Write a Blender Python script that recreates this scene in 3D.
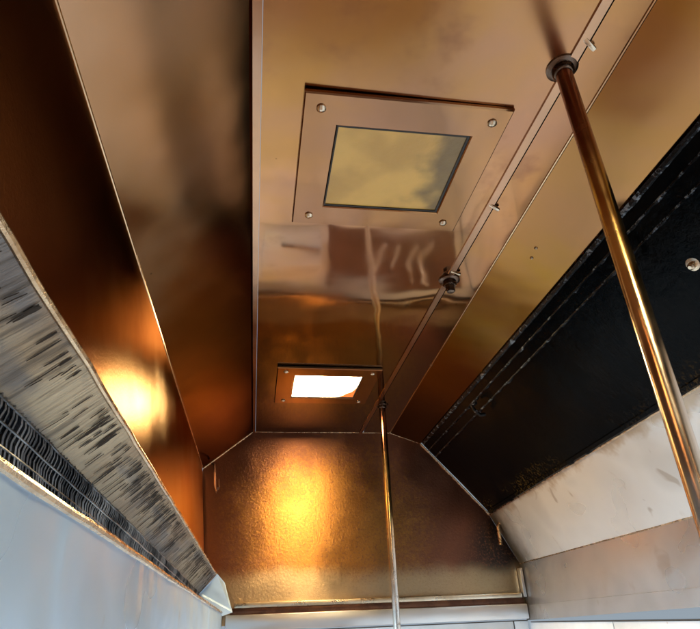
import bpy, bmesh, math, random
from mathutils import Vector, Matrix, noise

random.seed(7)
for o in list(bpy.data.objects):
    bpy.data.objects.remove(o)
scene = bpy.context.scene
col = scene.collection

S = 2.1          # metres from the camera to the end panel of the hood
ZC = 1.72        # camera height above the floor

# ------------------------------------------------------------------ camera
F_PX, CX, CY = 563.77, 350.0, 314.5
AX = (0.98790393, 0.03957479, 0.14993217)     # hood's width, depth and height axes seen from the lens
AD = (-0.15052964, 0.47693321, 0.86595355)
AU = (-0.0372377, -0.87804815, 0.47712137)
cam = bpy.data.cameras.new('camera')
cam.sensor_fit = 'HORIZONTAL'
cam.sensor_width = 36.0
cam.lens = 36.0 * F_PX / 700.0
cam.clip_start = 0.01
cam.clip_end = 100
cam_o = bpy.data.objects.new('camera', cam)
col.objects.link(cam_o)
rows = [(a[0], -a[1], -a[2]) for a in (AX, AD, AU)]
cam_o.matrix_world = Matrix.Translation((0, 0, ZC)) @ Matrix(rows).to_4x4()
scene.camera = cam_o

# ------------------------------------------------------------------ world and lamps
w = bpy.data.worlds.new('World')
scene.world = w
w.use_nodes = True
bg = w.node_tree.nodes['Background']
bg.inputs['Color'].default_value = (0.72, 0.86, 1.0, 1)
bg.inputs['Strength'].default_value = 0.42


def area(name, loc, target, sx, sy, power, color):
    l = bpy.data.lights.new(name, 'AREA')
    l.shape = 'RECTANGLE'
    l.size, l.size_y = sx, sy
    l.energy = power
    l.color = color
    o = bpy.data.objects.new(name, l)
    col.objects.link(o)
    o.location = loc
    o.rotation_euler = (Vector(target) - Vector(loc)).to_track_quat('-Z', 'Y').to_euler()
    return o


area('window_daylight', (-2.6, 0.1, 1.25), (0.6, 0.7, 1.35), 2.4, 1.5, 225, (0.64, 0.82, 1.0))
area('added_floor_fill', (-1.5, -0.4, 2.7), (-1.0, 0.0, 0.0), 1.2, 0.6, 90, (1.0, 0.95, 0.88))  # unseen lamp added to brighten the floor that the ceiling mirrors

vs = scene.view_settings
vs.view_transform = 'Standard'
vs.look = 'None'
vs.exposure = 0.0
vs.gamma = 1.0
vs.use_curve_mapping = False


# ------------------------------------------------------------------ helpers
def W(x, y, z):
    """hood units (camera = origin, end panel at y = 1) -> metres"""
    return Vector((x * S, y * S, z * S + ZC))


def line(n, f):
    """edge of the hood through a near and a far point, as a function of depth"""
    n, f = Vector(n), Vector(f)
    return lambda y: n + (f - n) * ((y - n.y) / (f.y - n.y))


def setp(o, label=None, cat=None, group=None, kind=None):
    if label: o['label'] = label
    if cat: o['category'] = cat
    if group: o['group'] = group
    if kind: o['kind'] = kind
    return o


def empty(name, loc, label, cat, group=None):
    o = bpy.data.objects.new(name, None)
    col.objects.link(o)
    o.location = loc
    o.empty_display_size = 0.05
    return setp(o, label, cat, group)


def mesh_obj(name, bm, mat, parent=None, smooth=True, origin=None, local=False, angle=40):
    """link a bmesh as one object; vertices are in metres (or local to the parent)"""
    bmesh.ops.recalc_face_normals(bm, faces=bm.faces)
    me = bpy.data.meshes.new(name)
    bm.to_mesh(me)
    bm.free()
    if smooth:
        for p in me.polygons: p.use_smooth = True
        me.set_sharp_from_angle(angle=math.radians(angle))
    me.materials.append(mat)
    o = bpy.data.objects.new(name, me)
    col.objects.link(o)
    if parent is not None:
        o.parent = parent
        if not local:
            off = Vector((0, 0, 0))
            q = parent
            while q is not None:
                off += q.location
                q = q.parent
            o.matrix_parent_inverse = Matrix.Translation(-off)
    return o


def sheet_bm(e0, e1, y0, y1, thick=0.002, wob=0.0, nu=60, nv=10, seed=0.0, out=None, flare=None):
    """sheet metal between two long edges, slightly warped, thickened away from the camera side"""
    bm = bmesh.new()
    a, b = W(*e0((y0 + y1) / 2)), W(*e1((y0 + y1) / 2))
    d = (b - a)
    n = d.cross(Vector((0, 1, 0))).normalized()
    c = (a + b) / 2
    if out is None:
        out = c - Vector((0.3, c.y, ZC + 0.1))
    if n.dot(out) < 0: n = -n
    g0, g1 = [], []
    for i in range(nu + 1):
        u = i / nu
        y = y0 + (y1 - y0) * u
        p, q = W(*e0(y)), W(*e1(y))
        r0, r1 = [], []
        for j in range(nv + 1):
            v = j / nv
            P = p.lerp(q, v)
            k = math.sin(math.pi * v) ** 0.5 if 0 < v < 1 else 0
            dz = wob * k * (noise.noise(Vector((P.x * 2.2 + seed, P.y * 2.6, P.z * 2.2))) + 0.45 * noise.noise(Vector((P.x * 6 + seed, P.y * 6, P.z * 6))))
            P = P + n * dz
            r0.append(bm.verts.new(P))
            r1.append(bm.verts.new(P + n * thick))
        g0.append(r0); g1.append(r1)
    for i in range(nu):
        for j in range(nv):
            bm.faces.new((g0[i][j], g0[i + 1][j], g0[i + 1][j + 1], g0[i][j + 1]))
            bm.faces.new((g1[i][j], g1[i][j + 1], g1[i + 1][j + 1], g1[i + 1][j]))
    for i in range(nu):
        bm.faces.new((g0[i][0], g1[i][0], g1[i + 1][0], g0[i + 1][0]))
        bm.faces.new((g0[i][nv], g0[i + 1][nv], g1[i + 1][nv], g1[i][nv]))
    for j in range(nv):
        bm.faces.new((g0[0][j], g0[0][j + 1], g1[0][j + 1], g1[0][j]))
        bm.faces.new((g0[nu][j], g1[nu][j], g1[nu][j + 1], g0[nu][j + 1]))
    return bm


def tube_bm(pts, r, seg=12, cap=True, radii=None, bm=None):
    bm = bm or bmesh.new()
    pts = [Vector(p) for p in pts]
    rings = []
    prev = None
    for i, p in enumerate(pts):
        t = (pts[min(i + 1, len(pts) - 1)] - pts[max(i - 1, 0)]).normalized()
        if prev is None:
            a = t.orthogonal().normalized()
        else:
            a = (prev - t * prev.dot(t)).normalized()
        prev = a
        b = t.cross(a)
        rr = radii[i] if radii else r
        rings.append([bm.verts.new(p + (a * math.cos(k * 2 * math.pi / seg) + b * math.sin(k * 2 * math.pi / seg)) * rr) for k in range(seg)])
    for i in range(len(rings) - 1):
        for k in range(seg):
            bm.faces.new((rings[i][k], rings[i][(k + 1) % seg], rings[i + 1][(k + 1) % seg], rings[i + 1][k]))
    if cap:
        bm.faces.new(rings[0][::-1])
        bm.faces.new(rings[-1])
    return bm


def box_bm(x0, x1, y0, y1, z0, z1, bev=0.0, seg=2, bm=None):
    bm2 = bmesh.new()
    bmesh.ops.create_cube(bm2, size=1)
    for v in bm2.verts:
        v.co = Vector(((x0 + x1) / 2 + v.co.x * (x1 - x0), (y0 + y1) / 2 + v.co.y * (y1 - y0), (z0 + z1) / 2 + v.co.z * (z1 - z0)))
    if bev:
        bmesh.ops.bevel(bm2, geom=bm2.edges[:], offset=bev, segments=seg, affect='EDGES', profile=0.5)
    return bm2


def lathe_bm(prof, seg=24, center=(0, 0, 0)):
    """prof: list of (radius, z)"""
    bm = bmesh.new()
    c = Vector(center)
    rings = []
    for r, z in prof:
        rings.append([bm.verts.new(c + Vector((r * math.cos(2 * math.pi * k / seg), r * math.sin(2 * math.pi * k / seg), z))) for k in range(seg)])
    for i in range(len(rings) - 1):
        for k in range(seg):
            bm.faces.new((rings[i][k], rings[i][(k + 1) % seg], rings[i + 1][(k + 1) % seg], rings[i + 1][k]))
    bm.faces.new(rings[0][::-1])
    bm.faces.new(rings[-1])
    return bm


# ------------------------------------------------------------------ materials
class N:
    def __init__(self, name):
        self.m = bpy.data.materials.new(name)
        self.m.use_nodes = True
        self.t = self.m.node_tree
        self.b = self.t.nodes['Principled BSDF']
        self.pos = self.t.nodes.new('ShaderNodeNewGeometry').outputs['Position']

    def new(self, typ, **kw):
        n = self.t.nodes.new(typ)
        for k, v in kw.items(): setattr(n, k, v)
        return n

    def link(self, a, b): self.t.links.new(a, b)

    def mapping(self, scale=(1, 1, 1), rot=(0, 0, 0), src=None):
        n = self.new('ShaderNodeMapping')
        n.inputs['Scale'].default_value = scale
        n.inputs['Rotation'].default_value = rot
        self.link(src or self.pos, n.inputs['Vector'])
        return n.outputs[0]

    def noise(self, scale, detail=3, rough=0.55, vec=None, dist=0.0):
        n = self.new('ShaderNodeTexNoise')
        n.inputs['Scale'].default_value = scale
        n.inputs['Detail'].default_value = detail
        n.inputs['Roughness'].default_value = rough
        n.inputs['Distortion'].default_value = dist
        self.link(vec or self.pos, n.inputs['Vector'])
        return n.outputs['Fac']

    def ramp(self, src, lo, hi, a=0.0, b=1.0):
        n = self.new('ShaderNodeMapRange')
        n.inputs[1].default_value = lo; n.inputs[2].default_value = hi
        n.inputs[3].default_value = a; n.inputs[4].default_value = b
        n.interpolation_type = 'SMOOTHSTEP'
        self.link(src, n.inputs[0])
        return n.outputs[0]

    def math(self, op, a, b=None):
        n = self.new('ShaderNodeMath', operation=op)
        for i, v in enumerate((a, b)):
            if v is None: continue
            if isinstance(v, (int, float)): n.inputs[i].default_value = v
            else: self.link(v, n.inputs[i])
        return n.outputs[0]

    def mix(self, fac, a, b):
        n = self.new('ShaderNodeMix', data_type='RGBA')
        for s, v in ((n.inputs[0], fac), (n.inputs[6], a), (n.inputs[7], b)):
            if isinstance(v, (int, float)): s.default_value = v
            elif isinstance(v, tuple): s.default_value = (*v, 1)
            else: self.link(v, s)
        return n.outputs[2]

    def xyz(self):
        n = self.new('ShaderNodeSeparateXYZ')
        self.link(self.pos, n.inputs[0])
        return n.outputs

    def bump(self, src, dist, strength=1.0, prev=None):
        n = self.new('ShaderNodeBump')
        n.inputs['Distance'].default_value = dist
        n.inputs['Strength'].default_value = strength
        self.link(src, n.inputs['Height'])
        if prev is not None: self.link(prev, n.inputs['Normal'])
        return n.outputs[0]

    def gloss(self, c, rough, normal, aniso=0.0, rot=0.0):
        g = self.new('ShaderNodeBsdfAnisotropic', distribution='BECKMANN')
        for k, v in (('Color', c), ('Roughness', rough), ('Normal', normal)):
            self.link(v, g.inputs[k])
        g.inputs['Anisotropy'].default_value = aniso
        g.inputs['Rotation'].default_value = rot
        if aniso:
            tan = self.new('ShaderNodeTangent', direction_type='RADIAL', axis='Z')
            self.link(tan.outputs[0], g.inputs['Tangent'])
        out = [x for x in self.t.nodes if x.type == 'OUTPUT_MATERIAL'][0]
        self.link(g.outputs[0], out.inputs['Surface'])
        return self.m

    def set(self, **kw):
        names = dict(col='Base Color', rough='Roughness', metal='Metallic', normal='Normal', coat='Coat Weight', coat_rough='Coat Roughness', spec='Specular IOR Level', aniso='Anisotropic', emis='Emission Color', estr='Emission Strength')
        for k, v in kw.items():
            s = self.b.inputs[names[k]]
            if isinstance(v, (int, float)): s.default_value = v
            elif isinstance(v, tuple): s.default_value = (*v, 1)
            else: self.link(v, s)
        return self.m


def greasy_metal(name, c1, c2, rough=(0.16, 0.3), scale=2.2, grain=0.0, wave=0.0006, dark=None, speck=True, metal=1.0, grain_scale=420, beck=False, near_rough=None, painted_dark=None):
    n = N(name)
    f = n.ramp(n.noise(scale, 4, 0.6, dist=0.4), 0.35, 0.68)
    c = n.mix(f, c1, c2)
    if dark:
        c = n.mix(n.ramp(n.noise(scale * 2.3, 5, 0.65), 0.56, 0.75), c, dark)
    if painted_dark:  # dark reflections painted into the colour along the hood's depth
        y0, y1, fc = painted_dark
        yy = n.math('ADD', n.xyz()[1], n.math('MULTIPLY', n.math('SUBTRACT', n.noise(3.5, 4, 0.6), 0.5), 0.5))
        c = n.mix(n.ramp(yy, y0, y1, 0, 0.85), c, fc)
    if speck:
        v = n.new('ShaderNodeTexVoronoi')
        v.inputs['Scale'].default_value = 9
        v.inputs['Randomness'].default_value = 1
        n.link(n.pos, v.inputs['Vector'])
        c = n.mix(n.ramp(v.outputs['Distance'], 0.022, 0.012, 0, 0.8), c, tuple(x * 0.25 for x in c1))
    r = n.ramp(n.noise(scale * 1.7, 4, 0.6), 0.3, 0.75, rough[0], rough[1])
    if near_rough:
        r = n.math('MAXIMUM', r, n.ramp(n.math('ADD', n.xyz()[1], n.math('MULTIPLY', n.noise(5, 3), 0.2)), 0.62, 0.85, near_rough, 0.0))
    nrm = n.bump(n.noise(4.5, 2, 0.4), wave * 6)
    if grain:
        nrm = n.bump(n.noise(grain_scale, 3, 0.7), grain, 1.0, nrm)
    if beck:
        return n.gloss(c, r, nrm)
    return n.set(col=c, rough=r, metal=metal, normal=nrm)


M = {}
M['ceiling'] = greasy_metal('bronzed_steel', (0.42, 0.21, 0.06), (0.38, 0.195, 0.115), (0.045, 0.10), 1.8, dark=(0.25, 0.115, 0.06), near_rough=0.2, painted_dark=(1.0, 1.45, (0.17, 0.12, 0.062)))  # far part painted darker, as the end panel's dark reflection
M['slope'] = greasy_metal('brown_filmed_steel', (0.33, 0.185, 0.105), (0.25, 0.125, 0.05), (0.14, 0.22), 1.6, beck=True, painted_dark=(0.85, 1.5, (0.14, 0.065, 0.03)))  # far part painted darker in the same way as the ceiling
M['baffle'] = greasy_metal('amber_greased_steel', (0.60, 0.42, 0.24), (0.54, 0.33, 0.16), (0.29, 0.35), 2.5, grain=0.0003, grain_scale=240, beck=True, painted_dark=(0.95, 0.5, (0.20, 0.07, 0.03)))  # near part painted dark red, as the black filters' reflection
M['gold'] = greasy_metal('golden_greased_steel', (0.37, 0.195, 0.032), (0.37, 0.18, 0.075), (0.16, 0.24), 2.0, beck=True, painted_dark=(1.35, 1.9, (0.15, 0.10, 0.055)))  # far end painted darker to go with the ceiling
M['hem'] = greasy_metal('worn_steel_edge', (0.72, 0.55, 0.36), (0.5, 0.34, 0.2), (0.18, 0.4), 30, grain=0.0003, speck=False)
M['hem_plain'] = greasy_metal('bright_folded_edge', (0.74, 0.52, 0.32), (0.62, 0.42, 0.25), (0.2, 0.3), 3, speck=False)
M['cream'] = greasy_metal('cream_filmed_moulding', (0.74, 0.66, 0.52), (0.60, 0.50, 0.36), (0.25, 0.4), 12, speck=False)
M['lap'] = greasy_metal('mauve_filmed_steel', (0.46, 0.27, 0.16), (0.42, 0.25, 0.16), (0.14, 0.26), 5, speck=False)
M['runs'] = N('dark_grease_run').set(col=(0.04, 0.025, 0.014), rough=0.4, metal=0.0, spec=0.2)
M['wire'] = greasy_metal('dull_filter_wire', (0.36, 0.38, 0.40), (0.05, 0.055, 0.065), (0.3, 0.45), 14, speck=False)
M['clip'] = greasy_metal('rusty_clip_and_ledge_shade', (0.17, 0.085, 0.055), (0.10, 0.05, 0.035), (0.3, 0.4), 20, speck=False)
M['silver'] = greasy_metal('clean_stainless', (0.72, 0.73, 0.74), (0.64, 0.65, 0.66), (0.28, 0.4), 2.0, wave=0.0009)
M['pipe'] = greasy_metal('greased_pipe_steel', (0.78, 0.64, 0.42), (0.66, 0.5, 0.3), (0.14, 0.24), 9, grain=0.00004, speck=False)
def pipe_mat():
    n = N('pipe_steel_grease_and_reflection')
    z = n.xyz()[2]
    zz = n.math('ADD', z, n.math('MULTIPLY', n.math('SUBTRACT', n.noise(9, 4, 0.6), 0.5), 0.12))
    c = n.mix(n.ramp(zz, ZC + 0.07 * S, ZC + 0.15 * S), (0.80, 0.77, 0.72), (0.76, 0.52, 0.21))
    c = n.mix(n.ramp(zz, ZC + 0.17 * S, ZC + 0.25 * S), c, (0.22, 0.085, 0.045))  # top painted dark for a dark reflection, besides some grease
    c = n.mix(n.ramp(n.noise(60, 4, 0.7), 0.60, 0.70, 0, 0.6), c, (0.2, 0.11, 0.05))
    return n.set(col=c, rough=n.ramp(n.noise(20, 3), 0.3, 0.7, 0.15, 0.28), metal=1.0)


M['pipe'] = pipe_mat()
M['screw'] = greasy_metal('screw_steel', (0.72, 0.62, 0.48), (0.5, 0.4, 0.28), (0.2, 0.3), 20, speck=False)


def end_mat():
    n = N('grease_beaded_end_steel')
    xyz = n.xyz()
    big = n.noise(3.0, 4, 0.6)
    beads = n.noise(95, 3, 0.7)
    c = n.mix(n.ramp(big, 0.35, 0.65), (0.40, 0.185, 0.045), (0.34, 0.15, 0.035))
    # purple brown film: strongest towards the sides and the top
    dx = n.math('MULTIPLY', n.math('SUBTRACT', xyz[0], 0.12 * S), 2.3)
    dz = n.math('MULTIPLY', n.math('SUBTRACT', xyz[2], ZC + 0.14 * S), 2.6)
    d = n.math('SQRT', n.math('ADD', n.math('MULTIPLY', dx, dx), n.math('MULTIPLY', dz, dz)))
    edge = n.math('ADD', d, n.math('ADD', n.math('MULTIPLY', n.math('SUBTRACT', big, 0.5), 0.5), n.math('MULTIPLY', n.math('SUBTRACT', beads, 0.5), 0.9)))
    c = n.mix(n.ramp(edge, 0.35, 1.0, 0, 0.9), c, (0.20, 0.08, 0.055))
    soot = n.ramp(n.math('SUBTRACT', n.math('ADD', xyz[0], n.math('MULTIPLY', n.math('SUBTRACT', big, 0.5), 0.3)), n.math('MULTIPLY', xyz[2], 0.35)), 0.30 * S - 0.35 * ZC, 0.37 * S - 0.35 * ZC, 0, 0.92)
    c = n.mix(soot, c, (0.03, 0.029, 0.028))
    # cleaner, paler band along the bottom
    zz = n.math('ADD', xyz[2], n.math('MULTIPLY', n.math('SUBTRACT', n.noise(7, 3), 0.5), 0.07))
    clean = n.ramp(zz, ZC + 0.085 * S, ZC + 0.055 * S)
    c = n.mix(n.math('MULTIPLY', clean, 0.65), c, (0.52, 0.40, 0.23))
    dots = n.ramp(n.noise(120, 3, 0.65), 0.50, 0.64, 0, 0.6)
    c = n.mix(n.math('MULTIPLY', dots, n.math('SUBTRACT', 1.0, n.math('MULTIPLY', clean, 0.75))), c, (0.2, 0.09, 0.05))
    r = n.ramp(n.noise(9, 3, 0.6), 0.3, 0.7, 0.36, 0.46)
    nrm = n.bump(n.noise(4, 2), 0.003)
    nrm = n.bump(n.noise(110, 3, 0.7), 0.0009, 0.9, nrm)
    return n.gloss(c, r, nrm, aniso=0.45, rot=0.0)


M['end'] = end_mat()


def black_mat():
    n = N('black_wet_grease')
    c = n.mix(n.ramp(n.noise(12, 4), 0.4, 0.7), (0.001, 0.002, 0.003), (0.003, 0.003, 0.003))
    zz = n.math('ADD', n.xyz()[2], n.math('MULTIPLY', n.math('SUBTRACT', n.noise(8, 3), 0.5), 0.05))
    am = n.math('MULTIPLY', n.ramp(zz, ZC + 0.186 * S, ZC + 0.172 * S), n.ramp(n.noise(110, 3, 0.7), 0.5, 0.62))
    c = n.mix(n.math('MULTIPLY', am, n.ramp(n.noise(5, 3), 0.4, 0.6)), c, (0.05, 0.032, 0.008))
    d = n.noise(26, 5, 0.7)
    nrm = n.bump(d, 0.004, 0.5)
    return n.set(col=c, rough=n.ramp(d, 0.3, 0.7, 0.10, 0.22), metal=0.0, spec=0.04, normal=nrm)


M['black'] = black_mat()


def rail_mat():
    n = N('grease_caked_rail')
    d = n.noise(60, 5, 0.7)
    c = n.mix(n.ramp(d, 0.53, 0.63), (0.003, 0.004, 0.006), (0.22, 0.27, 0.33))  # pale blue-grey flecks are glints painted into the colour
    return n.set(col=c, rough=0.25, metal=0.5, normal=n.bump(n.noise(140, 4, 0.7), 0.003))


M['rail'] = rail_mat()


def drip_mat():
    """pale steel with dark grease runs across the strip (runs follow the slope, so they vary along y)"""
    n = N('drip_streaked_steel')
    st = n.mapping((9, 110, 9))
    a = n.noise(1.0, 4, 0.65, vec=st)
    b = n.noise(1.0, 2, 0.5, vec=n.mapping((22, 260, 22)))
    c = n.mix(n.ramp(n.noise(3, 3), 0.4, 0.65), (0.46, 0.36, 0.23), (0.25, 0.165, 0.095))
    c = n.mix(n.ramp(n.noise(1.0, 3, 0.6, vec=n.mapping((14, 2.6, 14))), 0.48, 0.62, 0, 0.7), c, (0.10, 0.105, 0.12))
    m = n.math('MULTIPLY', n.ramp(a, 0.50, 0.62), n.ramp(b, 0.4, 0.55, 0.25, 0.6))
    c = n.mix(m, c, (0.07, 0.055, 0.04))
    v = n.new('ShaderNodeTexVoronoi')
    v.inputs['Scale'].default_value = 22
    n.link(n.pos, v.inputs['Vector'])
    c = n.mix(n.ramp(v.outputs['Distance'], 0.09, 0.05, 0, 0.9), c, (0.04, 0.03, 0.02))
    nrm = n.bump(n.math('ADD', a, n.math('MULTIPLY', b, 0.5)), 0.004, 0.6)
    return n.set(col=c, rough=n.ramp(a, 0.4, 0.6, 0.32, 0.5), metal=0.7, normal=nrm)


M['drip'] = drip_mat()


def mesh_mat():
    n = N('dark_ribbed_filter')
    br = n.new('ShaderNodeTexWave', wave_type='BANDS', bands_direction='Y')
    br.inputs['Scale'].default_value = 38
    br.inputs['Distortion'].default_value = 6.0
    br.inputs['Detail'].default_value = 2
    n.link(n.pos, br.inputs['Vector'])
    b2 = n.new('ShaderNodeTexWave', wave_type='BANDS', bands_direction='Z')
    b2.inputs['Scale'].default_value = 60
    b2.inputs['Distortion'].default_value = 4.0
    b2.inputs['Detail'].default_value = 3
    n.link(n.pos, b2.inputs['Vector'])
    p = n.math('MULTIPLY', br.outputs['Fac'], b2.outputs['Fac'])
    fade = n.math('MULTIPLY', n.ramp(n.noise(1.0, 4, 0.6, vec=n.mapping((6, 22, 6))), 0.42, 0.6, 0.12, 1), n.ramp(n.xyz()[1], 1.15, 0.45, 0.12, 1.0))
    p = n.math('MULTIPLY', p, fade)
    c = n.mix(n.ramp(p, 0.2, 0.6), (0.008, 0.012, 0.020), (0.03, 0.034, 0.04))
    return n.set(col=c, rough=0.4, metal=0.2, spec=0.3, normal=n.bump(p, 0.004))


M['mesh'] = mesh_mat()


def silver_dirty(name, base, base2, axis_soot=None, metal=0.85, rust=0.7, wave=0.004):
    n = N(name)
    xyz = n.xyz()
    c = n.mix(n.ramp(n.noise(2.4, 4, 0.6), 0.35, 0.68), base, base2)
    smear = n.noise(1.0, 2, 0.45, vec=n.mapping((7, 5, 7)))
    c = n.mix(n.ramp(smear, 0.52, 0.72, 0, 0.4), c, tuple(x * 0.6 for x in base))
    st = n.noise(16, 2, 0.4, dist=0.6)
    c = n.mix(n.ramp(st, 0.66, 0.76, 0, rust), c, (0.26, 0.18, 0.11))
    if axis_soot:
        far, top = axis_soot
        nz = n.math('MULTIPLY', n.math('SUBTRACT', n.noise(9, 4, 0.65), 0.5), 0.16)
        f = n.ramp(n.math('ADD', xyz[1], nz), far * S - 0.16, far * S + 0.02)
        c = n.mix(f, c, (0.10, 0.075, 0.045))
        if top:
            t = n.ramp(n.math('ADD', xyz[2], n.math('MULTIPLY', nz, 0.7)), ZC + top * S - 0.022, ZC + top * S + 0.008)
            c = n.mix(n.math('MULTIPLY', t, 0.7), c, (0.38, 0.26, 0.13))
    nrm = n.bump(n.noise(5, 2, 0.4, dist=0.8), wave)
    nrm = n.bump(n.noise(1.0, 3, 0.6, vec=n.mapping((10, 10, 10))), 0.0022, 0.6, nrm)
    return n.set(col=c, rough=n.ramp(smear, 0.3, 0.7, 0.26, 0.42), metal=metal, normal=nrm)


M['lip'] = silver_dirty('dented_bluish_stainless', (0.55, 0.72, 0.92), (0.47, 0.65, 0.86), metal=0.35, rust=0.2, wave=0.02)
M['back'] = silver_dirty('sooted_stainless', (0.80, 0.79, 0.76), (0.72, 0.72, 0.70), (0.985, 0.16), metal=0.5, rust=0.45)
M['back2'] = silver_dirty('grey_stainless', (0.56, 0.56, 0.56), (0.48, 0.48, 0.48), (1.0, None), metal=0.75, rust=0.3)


def tile_mat():
    n = N('white_wall_panel')
    c = n.mix(n.ramp(n.noise(6, 4, 0.6), 0.4, 0.7), (0.76, 0.78, 0.78), (0.66, 0.68, 0.67))
    c = n.mix(n.ramp(n.noise(35, 5, 0.7), 0.63, 0.72, 0, 0.5), c, (0.40, 0.30, 0.2))
    return n.set(col=c, rough=0.25, metal=0.0)


M['tile'] = tile_mat()
n = N('dark_grout'); M['grout'] = n.set(col=n.mix(n.noise(40), (0.12, 0.09, 0.06), (0.22, 0.18, 0.14)), rough=0.8)
n = N('quarry_floor'); M['floor'] = n.set(col=n.mix(n.ramp(n.noise(5, 4), 0.35, 0.7), (0.30, 0.20, 0.14), (0.22, 0.14, 0.10)), rough=0.45)
n = N('black_rubber'); M['rubber'] = n.set(col=n.mix(n.noise(60), (0.015, 0.013, 0.01), (0.03, 0.026, 0.02)), rough=0.5)


def pane_mat(lit):
    n = N('lit_lamp_glass' if lit else 'greasy_olive_lamp_glass')
    tc = n.new('ShaderNodeTexCoord').outputs['Object']
    sep = n.new('ShaderNodeSeparateXYZ')
    n.link(tc, sep.inputs[0])
    nz = n.noise(9, 3, 0.5, vec=tc)
    if lit:
        # grease film in one corner of the glass
        s = n.math('ADD', n.math('SUBTRACT', sep.outputs[0], n.math('MULTIPLY', sep.outputs[1], -0.55)), n.math('MULTIPLY', n.math('SUBTRACT', nz, 0.5), 0.09))
        f = n.ramp(s, 0.055, 0.105)
        e = n.mix(f, (1.0, 0.74, 0.40), (0.008, 0.0016, 0.0002))
        return n.set(col=(0.3, 0.2, 0.1), rough=0.25, emis=e, estr=LAMP)
    c = n.mix(n.ramp(nz, 0.4, 0.65), (0.82, 0.52, 0.11), (0.62, 0.37, 0.07))
    dk = n.ramp(n.math('ADD', sep.outputs[0], n.math('MULTIPLY', n.math('SUBTRACT', n.noise(16, 3, 0.5, vec=tc), 0.5), 0.16)), 0.03, 0.095)
    c = n.mix(n.math('MULTIPLY', dk, 0.75), c, (0.07, 0.05, 0.012))
    return n.set(col=c, rough=0.3, metal=0.0, spec=0.7, normal=n.bump(n.noise(90, 3, vec=tc), 0.001))


LAMP = 115.0
M['pane_lit'] = pane_mat(True)
M['pane_off'] = pane_mat(False)

# ------------------------------------------------------------------ the hood: long edges (near point, far point)
Y0, Y1 = -0.75, 1.0
H = 0.303
e_cl = line((-0.0075, 0.1, H), (-0.0075, 1, H))
e_seam = line((-0.0135, 0.1, H), (-0.0118, 1, H))
e_A = line((-0.0945, 0.1, 0.24), (-0.0935, 1, 0.238))
e_A2 = line((-0.0785, 0.12, 0.0815), (-0.0745, 1, 0.0565))
e_B = line((-0.066, 0.12, 0.0904), (-0.0575, 1, 0.0705))
e_C = line((-0.0863, 0.19, 0.0711), (-0.081, 1, 0.045))
e_D = line((-0.06, 0.14, 0.0352), (-0.046, 1, 0.018))
e_D2 = line((-0.06, 0.14, -0.06), (-0.046, 1, -0.045))
e_R1 = line((0.1875, 0.16, H), (0.1865, 1, H))
e_R1b = line((0.1890, 0.16, H), (0.1880, 1, H))
e_R2 = line((0.212, 0.166, H), (0.238, 1, H))
e_E = line((0.281, 0.23, 0.285), (0.295, 1, 0.283))
e_F = line((0.375, 0.4, 0.168), (0.408, 1, 0.1565))
e_G = line((0.43, 0.52, 0.0784), (0.451, 1, 0.0755))
e_H1 = line((0.436, 0.57, 0.016), (0.449, 1, 0.012))
e_H = line((0.437, 0.57, -0.001), (0.448, 1, -0.010))

hood = empty('exhaust_hood', W(0.18, 0.2, 0.0), 'large greasy bronzed stainless steel kitchen exhaust hood seen from inside', 'exhaust hood')


def panel(name, e0, e1, mat, y0=Y0, y1=Y1, **kw):
    return mesh_obj(name, sheet_bm(e0, e1, y0, y1, **kw), M[mat], hood)


def hem(e, r, mat='hem', off=(0, 0, 0), y0=Y0, y1=Y1, name='folded_edge', jag=0.0):
    pts = [W(*e(y0 + (y1 - y0) * i / 90)) + Vector(off) for i in range(91)]
    if jag:
        pts = [p + Vector((noise.noise(p * 40) * jag, 0, noise.noise(p * 40 + Vector((9, 0, 0))) * jag)) for p in pts]
    return mesh_obj(name, tube_bm(pts, r, 8), M[mat], hood)


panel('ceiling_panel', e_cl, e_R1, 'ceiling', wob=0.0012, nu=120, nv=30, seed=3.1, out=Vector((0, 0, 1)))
panel('seam_strip', line((-0.0135, 0.1, H - 0.0022), (-0.0118, 1, H - 0.0022)), line((-0.0078, 0.1, H - 0.0022), (-0.0078, 1, H - 0.0022)), 'lap', nv=1, thick=0.0044, out=Vector((0, 0, 1)))
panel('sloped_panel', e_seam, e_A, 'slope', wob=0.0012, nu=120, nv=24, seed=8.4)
o = panel('baffle_panel', e_A, e_A2, 'baffle', wob=0.001, nu=90, nv=16, seed=1.7, y1=0.985)
hem(e_A, 0.0022, y1=0.985, mat='hem_plain')
o = panel('drip_strip', e_B, e_C, 'drip', wob=0.0004, nv=4, y1=0.975)
hem(e_B, 0.0028, y1=0.975, jag=0.0012)
rng = random.Random(11)
bm = bmesh.new()
nB = Vector((0.68, 0, -0.73))
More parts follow.
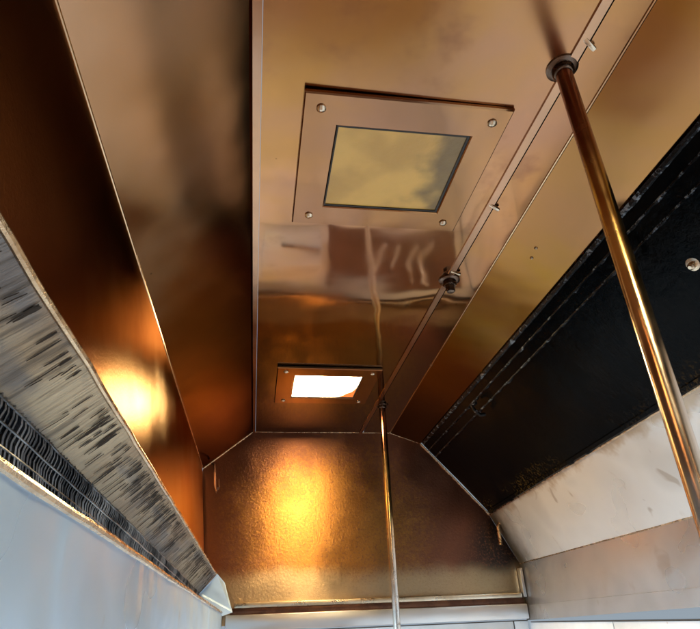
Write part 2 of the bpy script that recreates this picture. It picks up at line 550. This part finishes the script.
for i in range(520):
    y = 0.02 + 0.95 * rng.random() ** 1.15
    cl = noise.noise(Vector((y * 9, 3.3, 0)))
    if cl < -0.1 and rng.random() < 0.7: continue
    a, b = W(*e_B(y)), W(*e_C(y))
    t0 = rng.choice((0.06, 0.08, 0.1, 0.15, 0.3, 0.5)) + 0.05 * rng.random()
    t1 = min(0.97, t0 + 0.08 + (0.75 if rng.random() < 0.3 else 0.3) * rng.random())
    wd = 0.0004 + 0.0013 * rng.random() ** 2
    yy = Vector((0, 1, 0))
    sk = 0.004 * (rng.random() - 0.5)
    row = []
    for k in range(5):
        u = k / 4
        P = a.lerp(b, t0 + (t1 - t0) * u) + nB * 0.0009 + yy * (sk * u + 0.0006 * (rng.random() - 0.5))
        ww = wd * (0.45, 1.0, 0.85, 0.8, 0.25)[k]
        row.append([bm.verts.new(P - yy * ww), bm.verts.new(P + nB * (0.0004 + ww * 0.4)), bm.verts.new(P + yy * ww)])
    for k in range(4):
        for m_ in range(2):
            bm.faces.new((row[k][m_], row[k][m_ + 1], row[k + 1][m_ + 1], row[k + 1][m_]))
o = mesh_obj('grease_runs', bm, M['runs'], hood)
o['kind'] = 'stuff'
panel('ribbed_filter_panel', line((-0.0873, 0.19, 0.074), (-0.082, 1, 0.049)), line((-0.094, 0.19, -0.02), (-0.088, 1, -0.03)), 'mesh', nv=6)
ft = line((-0.0873, 0.19, 0.074), (-0.082, 1, 0.049))
fb = line((-0.094, 0.19, -0.02), (-0.088, 1, -0.03))
bm = bmesh.new()
y = 0.02
while y < 0.97:
    a, b = W(*ft(y)) + Vector((0.003, 0, 0)), W(*fb(y)) + Vector((0.003, 0, 0))
    r = rng.uniform(0.0009, 0.0016)
    pts = [a.lerp(b, k / 14) + Vector((0.0014 * (1 if (k % 2) else -1) + rng.uniform(-.0006, .0006), rng.uniform(-.0007, .0007), 0)) for k in range(15)]
    tube_bm(pts, r, 5, True, None, bm)
    y += rng.uniform(0.0026, 0.0042)
for k in range(1, 15):
    pts = [W(*ft(q / 60 * 0.97)).lerp(W(*fb(q / 60 * 0.97)), k / 14 - 0.03) + Vector((0.004, 0, rng.uniform(-.0008, .0008))) for q in range(61)]
    tube_bm(pts, 0.001, 5, True, None, bm)
o = mesh_obj('filter_wires', bm, M['wire'], hood)
o['kind'] = 'stuff'
panel('lip_panel', e_D, e_D2, 'lip', wob=0.0016, nu=120, nv=16, seed=5.5, thick=0.003)
hem(e_D, 0.0032, jag=0.0012)
panel('outer_skin', line((-0.096, 0.1, 0.24), (-0.095, 1, 0.24)), line((-0.13, 0.1, -0.06), (-0.125, 1, -0.06)), 'silver', nv=2)
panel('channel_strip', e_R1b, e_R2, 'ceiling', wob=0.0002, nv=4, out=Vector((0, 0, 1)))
panel('groove_dark_sheet', line((0.184, 0.16, H + 0.004), (0.183, 1, H + 0.004)), line((0.194, 0.16, H + 0.004), (0.193, 1, H + 0.004)), 'black', nv=1, out=Vector((0, 0, 1)))  # black sheet added to stand in for the dark of the open groove
panel('lap_strip', line((0.1812, 0.16, H - 0.0013), (0.1802, 1, H - 0.0013)), line((0.1872, 0.16, H - 0.0013), (0.1862, 1, H - 0.0013)), 'lap', nv=1, thick=0.0026, out=Vector((0, 0, 1)))
hem(e_R2, 0.0024, mat='hem_plain')
panel('sloped_panel', e_R2, e_E, 'gold', wob=0.0008, nu=90, nv=12, seed=12.0)
panel('back_panel', e_F, e_G, 'back', wob=0.0012, nu=90, nv=14, seed=21.0)
hem(e_F, 0.0035, jag=0.0015)
panel('skirt_panel', e_G, e_H1, 'back2', wob=0.0006, nu=90, nv=8, seed=31.0)
hem(e_G, 0.002, mat='hem', jag=0.001)
panel('skirt_flange', line((0.4345, 0.57, 0.016), (0.4475, 1, 0.012)), line((0.4355, 0.57, -0.001), (0.4465, 1, -0.010)), 'back2', nv=2, thick=0.003)
# black filter backing of the hood behind the filter bank
panel('plenum_panel', line((0.284, 0.23, 0.287), (0.298, 1, 0.285)), line((0.38, 0.4, 0.172), (0.413, 1, 0.16)), 'black', nv=2)


def end_panel(y, mat, sgn):
    bm = bmesh.new()
    prof = [e_seam(y), e_R2(y), e_E(y), e_F(y), e_G(y), Vector((0.4495, y, 0.0)), Vector((-0.06, y, 0.0)), Vector((-0.12, y, 0.0)), e_A(y)]
    a = [bm.verts.new(W(p.x, y, p.z)) for p in prof]
    b = [bm.verts.new(W(p.x, y, p.z) + Vector((0, 0.003 * sgn, 0))) for p in prof]
    bm.faces.new(a); bm.faces.new(b[::-1])
    for i in range(len(a)):
        j = (i + 1) % len(a)
        bm.faces.new((a[i], a[j], b[j], b[i]))
    return mesh_obj('end_panel', bm, M[mat], hood, smooth=False)


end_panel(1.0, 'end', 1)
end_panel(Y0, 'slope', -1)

# weld beads where the end panel meets the sloped panels and ceiling
def bead(p0, p1, r=0.0025):
    p0, p1 = W(*p0), W(*p1)
    k = 40
    pts = [p0.lerp(p1, i / k) + Vector((noise.noise(Vector((i * .7, p0.x, 1))) * .0015, -0.002, noise.noise(Vector((i * .7, p0.x, 5))) * .0015)) for i in range(k + 1)]
    mesh_obj('weld_bead', tube_bm(pts, r, 6), M['hem'], hood)


bead(e_seam(1.0), e_R2(1.0), 0.0018)
bead(e_seam(1.0), e_A(1.0))
bead(e_E(1.0), e_F(1.0), 0.004)
bead(e_R2(1.0), e_E(1.0), 0.002)

# ledge mouldings under the end panel
def ledge(name, x0, x1, y0, z0, z1, mat, bev=0.002):
    a, b = W(x0, y0, z0), W(x1, 1.0, z1)
    return mesh_obj(name, box_bm(a.x, b.x, a.y, b.y - 0.001, a.z, b.z, bev), M[mat], hood)


ledge('ledge_moulding', -0.028, 0.441, 0.990, 0.0235, 0.0305, 'cream')
ledge('ledge_channel', -0.034, 0.445, 0.9945, 0.0145, 0.0233, 'clip', 0.0005)  # dark colour stands in for the shadow line between the mouldings
ledge('ledge_moulding', -0.040, 0.4455, 0.985, -0.0075, 0.0143, 'silver', 0.003)
# corner gusset closing the drip strip
bm = bmesh.new()
q = [W(-0.056, 0.976, 0.0715), W(-0.0815, 0.976, 0.044), W(-0.050, 0.985, 0.012), W(-0.030, 0.988, 0.018), W(-0.045, 0.992, 0.060)]
a = [bm.verts.new(p) for p in q]; b = [bm.verts.new(p + Vector((-0.001, 0.002, 0.0))) for p in q]
bm.faces.new(a); bm.faces.new(b[::-1])
for i in range(5): bm.faces.new((a[i], a[(i + 1) % 5], b[(i + 1) % 5], b[i]))
mesh_obj('corner_gusset', bm, M['lip'], hood, smooth=False)
# corner post at the right end of the ledge
mesh_obj('corner_post', box_bm(W(.443, 0, 0).x, W(.4478, 0, 0).x, W(0, .986, 0).y, W(0, .9985, 0).y, W(0, 0, .024).z, W(0, 0, .068).z, 0.002), M['silver'], hood)
# hanger rod in the gap of the drip strip
p = W(-0.083, 0.9, 0.06)
mesh_obj('hanger_rod', tube_bm([(p.x, p.y, p.z), (p.x, p.y, p.z - 0.10)], 0.004, 8), M['hem'], hood)
# curled clip and bracket in the two corners of the end panel
pts = [W(-0.078, 0.99, 0.244), W(-0.074, 0.985, 0.242), W(-0.072, 0.982, 0.228), W(-0.070, 0.982, 0.205), W(-0.0665, 0.982, 0.195), W(-0.0635, 0.982, 0.203), W(-0.0655, 0.984, 0.217)]
mesh_obj('curled_clip', tube_bm(pts, 0.004, 8), M['clip'], hood)
bm = tube_bm([W(0.425, 0.985, 0.140), W(0.4155, 0.98, 0.138), W(0.4135, 0.98, 0.134), W(0.4130, 0.98, 0.104)], 0.006, 8)
mesh_obj('corner_bracket', bm, M['hem'], hood)


# clips and rivets along the ceiling groove
def screw_bm(r, h, slot=True):
    return lathe_bm([(r * 0.9, 0.0), (r, -h * 0.3), (r * 0.85, -h * 0.75), (r * 0.5, -h)], 14)


for (x, y, rz) in ((0.1885, 0.196, 0.5), (0.188, 0.35, 0.4), (0.1875, 0.452, 0.2)):
    p = W(x, y, H)
    bm = box_bm(-0.011, 0.011, -0.003, 0.003, -0.006, 0.0, 0.0015)
    bmesh.ops.rotate(bm, verts=bm.verts, cent=(0, 0, 0), matrix=Matrix.Rotation(rz, 3, 'Z') @ Matrix.Rotation(0.25, 3, 'Y'))
    bmesh.ops.translate(bm, verts=bm.verts, vec=p)
    mesh_obj('spring_clip', bm, M['screw'], hood)
for (px, y) in ((0.245, 0.395), (0.2475, 0.41)):
    z = H - (px - 0.218) * 0.26
    p = W(px, y, z)
    mesh_obj('rivet', lathe_bm([(0.004, 0.002), (0.004, -0.001), (0.002, -0.0035)], 10, p), M['screw'], hood)

# ------------------------------------------------------------------ filter bank
bank = empty('grease_filter_bank', W(0.34, 0.4, 0.22), 'bank of black soot-caked grease filters between the golden and pale panels', 'grease filter')


def on_bank(t, y, lift=0.0):
    p = W(*e_E(y)).lerp(W(*e_F(y)), t)
    nrm = Vector((-0.117, 0, -0.094)).normalized()
    return p + nrm * lift


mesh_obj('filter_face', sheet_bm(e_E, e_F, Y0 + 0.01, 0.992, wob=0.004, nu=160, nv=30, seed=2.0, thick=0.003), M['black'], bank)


def rail(t, wdt, lift, jag, seed, mat='rail', name='filter_rail'):
    bm = bmesh.new()
    k = 420
    prev = None
    for i in range(k + 1):
        y = Y0 + 0.02 + (0.985 - Y0 - 0.02) * i / k
        dr = max(0, noise.noise(Vector((y * 60, seed, 0)))) * jag + abs(noise.noise(Vector((y * 190, seed, 4)))) * jag * 0.5
        ring = [on_bank(t, y, 0.001), on_bank(t, y, lift), on_bank(t + wdt * 0.7, y, lift * 1.2), on_bank(t + wdt + dr, y, lift * 0.6), on_bank(t + wdt + dr * 0.6, y, 0.001)]
        vsn = [bm.verts.new(p) for p in ring]
        if prev:
            for j in range(5):
                bm.faces.new((prev[j], prev[(j + 1) % 5], vsn[(j + 1) % 5], vsn[j]))
        else:
            bm.faces.new(vsn)
        prev = vsn
    bm.faces.new(prev[::-1])
    return mesh_obj(name, bm, M[mat], bank)


rail(0.005, 0.03, 0.005, 0.010, 1.0)
rail(0.105, 0.012, 0.006, 0.018, 2.0)
rail(0.20, 0.012, 0.006, 0.020, 3.0)
rail(0.955, 0.04, 0.006, 0.012, 5.0, name='drip_lip', mat='black')
for (t, y) in ((0.115, 0.345), (0.135, 0.72)):
    c = on_bank(t, y, 0.012)
    up = Vector((-0.117, 0, -0.094)).normalized()
    dn = (W(*e_F(y)) - W(*e_E(y))).normalized()
    pts = [c, c + up * 0.018, c + up * 0.022 + dn * 0.012, c + up * 0.02 + dn * 0.034, c + up * 0.006 + dn * 0.042]
    mesh_obj('filter_latch', tube_bm(pts, 0.0055, 8), M['rail'], bank)
c = on_bank(0.47, 0.316, 0.0)
bm = lathe_bm([(0.012, 0.0), (0.012, 0.003), (0.006, 0.004), (0.006, 0.011), (0.003, 0.014)], 16)
up = Vector((-0.117, 0, -0.094)).normalized()
bmesh.ops.transform(bm, verts=bm.verts, matrix=Matrix.Translation(c) @ up.to_track_quat('Z', 'Y').to_matrix().to_4x4())
mesh_obj('filter_knob', bm, M['screw'], bank)


# ------------------------------------------------------------------ recessed lights
def make_light(loc, label, lit, tilt):
    root = empty('recessed_light', loc, label, 'light', 'square lights in the hood ceiling')
    root.rotation_euler = tilt
    ow, od, iw0, iw1, id0, id1 = 0.150, 0.143, -0.0985, 0.103, -0.088, 0.093
    zt, zb = -0.0022, -0.0085
    bm = bmesh.new()
    def ring(x0, x1, y0, y1, z):
        return [bm.verts.new((x0, y0, z)), bm.verts.new((x1, y0, z)), bm.verts.new((x1, y1, z)), bm.verts.new((x0, y1, z))]
    rs = [ring(-ow, ow, -od, od, zt), ring(-ow, ow, -od, od, zb + 0.002), ring(-ow + .002, ow - .002, -od + .002, od - .002, zb),
          ring(iw0 - .002, iw1 + .002, id0 - .002, id1 + .002, zb), ring(iw0, iw1, id0, id1, zb + 0.0015), ring(iw0, iw1, id0, id1, zt)]
    for a, b in zip(rs, rs[1:] + rs[:1]):
        for k in range(4):
            bm.faces.new((a[k], a[(k + 1) % 4], b[(k + 1) % 4], b[k]))
    fr = mesh_obj('frame', bm, M['frame'], root, local=True, angle=20)
    g = 0.004
    gm = bmesh.new()
    for (x0, x1, y0, y1) in ((iw0 - g, iw1 + g, id0 - g, id0 + g), (iw0 - g, iw1 + g, id1 - g, id1 + g), (iw0 - g, iw0 + g * .6, id0 + g, id1 - g), (iw1 - g, iw1 + g, id0 + g, id1 - g)):
        t = box_bm(x0, x1, y0, y1, zb + 0.0025, zt + 0.0005)
        me = bpy.data.meshes.new('t'); t.to_mesh(me); t.free(); gm.from_mesh(me); bpy.data.meshes.remove(me)
    mesh_obj('gasket', gm, M['rubber'], root, local=True, smooth=False)
    pane = mesh_obj('glass_pane', box_bm(iw0 + .001, iw1 - .001, id0 + .001, id1 - .001, zb + 0.004, zt - 0.0005), M['pane_lit' if lit else 'pane_off'], root, local=True, smooth=False)
    # collar between the frame and the ceiling
    mesh_obj('collar', box_bm(-ow + .003, ow - .003, -od + .003, od - .003, zt, 0.006), M['rubber'], root, local=True, smooth=False)
    for (x, y, big) in ((-0.125, -0.118, 1), (0.125, -0.118, 0), (-0.122, 0.118, 1), (0.122, 0.118, 0)):
        s = lathe_bm([(0.0065, zb + 0.001), (0.0068, zb - 0.002), (0.0045, zb - 0.0042), (0.001, zb - 0.0048)], 14, (x, y, 0))
        sc = mesh_obj('screw', s, M['screw'], fr, local=True)
    return root


M['frame'] = greasy_metal('bronzed_frame_steel', (0.36, 0.18, 0.075), (0.32, 0.165, 0.095), (0.08, 0.18), 4, speck=False)
zc = H
make_light(W(0.0912, 0.3165, zc), 'unlit square ceiling light with olive glass and bronzed frame, nearer to viewer', False, (math.radians(0.15), math.radians(-0.6), 0))
make_light(W(0.0915, 0.766, zc), 'glowing square ceiling light beside the end wall of the hood', True, (0, 0, 0))

make_light(W(0.0915, -0.133, zc), 'lit square ceiling light behind the viewer, mirrored as a streak on the near pipe', True, (0, 0, 0))

# ------------------------------------------------------------------ drop pipes and plugged fitting
def make_pipe(x, y, zend, label, bent=0.0):
    base = W(x, y, H)
    root = empty('drop_pipe', base, label, 'pipe', 'vertical pipes dropping from the hood ceiling')
    L = (H - zend) * S
    pts = [(math.sin(i / 20 * 3) * bent, 0, 0.01 - L * i / 20) for i in range(21)]
    mesh_obj('pipe', tube_bm(pts, 0.0107, 20), M['pipe'], root, local=True)
    mesh_obj('collar', lathe_bm([(0.021, 0.0), (0.021, -0.002), (0.018, -0.0035), (0.0145, -0.004), (0.0145, -0.010), (0.0125, -0.0125), (0.0112, -0.013)], 24), M['pipe_collar'], root, local=True)
    return root


M['pipe_collar'] = greasy_metal('dull_collar_steel', (0.15, 0.105, 0.08), (0.10, 0.065, 0.045), (0.2, 0.34), 18, speck=False)
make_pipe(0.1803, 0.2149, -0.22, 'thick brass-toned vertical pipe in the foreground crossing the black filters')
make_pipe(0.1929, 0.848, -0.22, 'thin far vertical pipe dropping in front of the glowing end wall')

fit = empty('ceiling_fitting', W(0.1855, 0.468, H), 'short plugged dark round fitting on the ceiling beside the groove', 'pipe fitting')
mesh_obj('collar', lathe_bm([(0.0225, 0.0), (0.0225, -0.003), (0.0195, -0.005), (0.0145, -0.0055), (0.0145, -0.013), (0.0125, -0.016)], 24), M['pipe_collar'], fit, local=True)
mesh_obj('plug', lathe_bm([(0.0105, -0.012), (0.0105, -0.026), (0.009, -0.030), (0.004, -0.031)], 6), M['pipe_collar'], fit, local=True, angle=20)

# ------------------------------------------------------------------ setting: walls below the hood, floor
def wall(name, axis, at, u0, u1, pw, ph, ztop, shift):
    """wall of white panels with open joints; each panel an own piece"""
    if axis == 'x':
        bmw = box_bm(at, at + 0.05, u0, u1, 0.0, ztop)
    else:
        bmw = box_bm(u0, u1, at, at + 0.05, 0.0, ztop)
    w_o = mesh_obj(name, bmw, M['grout'], None, smooth=False)
    w_o['kind'] = 'structure'
    g = 0.005
    z = ztop
    me = None
    r = 0
    while z > 0.02:
        z0 = max(0.0, z - ph)
        u = u0 + shift
        while u < u1 - 0.02:
            a, b = max(u, u0) + g / 2, min(u + pw, u1) - g / 2
            if b - a > 0.01:
                t = 0.006 + random.random() * 0.001
                bb = box_bm(at - t, at - 0.0002, a, b, z0 + g / 2, z - g / 2, 0.0015) if axis == 'x' else box_bm(a, b, at - t, at - 0.0002, z0 + g / 2, z - g / 2, 0.0015)
                mesh_obj('wall_tile', bb, M['tile'], w_o)
            u += pw
        z -= ph
        r += 1
    return w_o


wall('wall_right', 'x', 0.4545 * S, -1.6, 1.0 * S + 0.006, 0.61, 0.305, ZC - 0.012 * S, -1.6 - (0.755 * S - 0.61 * 5) + 1.6 - 0.0 if False else (0.755 * S - 0.61 * 5 + 1.6) - 0.61)
wall('wall_end', 'y', 1.0 * S + 0.012, -1.2, 0.4545 * S - 0.008, 0.61, 0.305, ZC - 0.0095 * S, (0.425 * S - 0.61 * 4 + 1.2) - 0.61)

bm = box_bm(-4, 4, -4, 4, -0.1, 0.0)
fl = mesh_obj('floor', bm, M['floor'], None, smooth=False)
fl['kind'] = 'structure'


# ------------------------------------------------------------------ things on the end wall, mirrored in the ceiling
def wall_pt(x, z, y=0.985):
    return W(x, y, z)


strokes = [
    ([(0.231, -0.035), (0.238, -0.058), (0.249, -0.085), (0.264, -0.113)], 'pale curved rod hanging on the end wall, nearest the blue-white box'),
    ([(0.268, -0.040), (0.273, -0.062), (0.281, -0.088), (0.292, -0.114)], 'pale curved rod hanging on the end wall, second from the blue-white box'),
    ([(0.299, -0.041), (0.306, -0.064), (0.317, -0.090), (0.333, -0.118)], 'pale curved rod hanging on the end wall, third from the blue-white box'),
    ([(0.338, -0.034), (0.329, -0.046), (0.327, -0.062), (0.336, -0.090), (0.363, -0.124)], 'pale hook-topped curved rod hanging on the end wall, farthest from the blue-white box'),
]
M['rod'] = N('pale_rod_steel').set(col=(0.80, 0.80, 0.78), rough=0.25, metal=0.6)
for pts, lab in strokes:
    p0 = wall_pt(*pts[0])
    P = []
    for i in range(len(pts) - 1):
        for k in range(6):
            a = [Vector((*pts[max(0, min(len(pts) - 1, i + d))], 0)) for d in (-1, 0, 1, 2)]
            t = k / 6
            v = 0.5 * ((2 * a[1]) + (a[2] - a[0]) * t + (2 * a[0] - 5 * a[1] + 4 * a[2] - a[3]) * t * t + (3 * a[1] - a[0] - 3 * a[2] + a[3]) * t ** 3)
            P.append(wall_pt(v.x, v.y) - p0)
    P.append(wall_pt(*pts[-1]) - p0)
    root = empty('hanging_rod', p0, lab, 'rod', 'curved rods hanging on the end wall')
    mesh_obj('rod', tube_bm(P, 0.008, 10), M['rod'], root, local=True)
    mesh_obj('wall_stud', tube_bm([(0, -0.004, 0), (0, 0.0245, 0)], 0.004, 8), M['screw'], root, local=True)

b0 = wall_pt(0.055, -0.085, 1.0)
bx = empty('wall_box', b0, 'pale blue-white box with a brown bar fixed low on the end wall', 'wall box')
n = N('pale_blue_enamel'); M['enamel'] = n.set(col=n.mix(n.noise(7), (0.70, 0.78, 0.86), (0.62, 0.70, 0.78)), rough=0.3)
mesh_obj('housing', box_bm(-0.135, 0.115, -0.035, 0.004, -0.085, 0.085, 0.006), M['enamel'], bx, local=True)
mesh_obj('bar', tube_bm([(-0.075, -0.05, 0.012), (0.105, -0.05, 0.010)], 0.009, 10), M['pipe_collar'], bx, local=True)
for xx in (-0.06, 0.09):
    mesh_obj('bar_bracket', tube_bm([(xx, -0.05, 0.011), (xx, -0.033, 0.011)], 0.006, 8), M['pipe_collar'], bx, local=True)

bd0 = W(0.265, 1.0, -0.09)
bd = empty('added_backboard', bd0, 'unseen dark brown board added behind the curved rods for their reflection', 'board')  # added so the rods stand out in the ceiling's reflection
M['board'] = greasy_metal('dark_brown_board', (0.22, 0.13, 0.09), (0.16, 0.09, 0.06), (0.3, 0.5), 6, metal=0.3)
mesh_obj('plate', box_bm(-0.29, 0.34, 0.0005, 0.0052, -0.14, 0.135, 0.001), M['board'], bd, local=True)
for xx in (-0.27, 0.32):
    for zz in (-0.12, 0.115):
        mesh_obj('bolt', tube_bm([(xx, 0.001, zz), (xx, -0.003, zz)], 0.006, 10), M['screw'], bd, local=True)
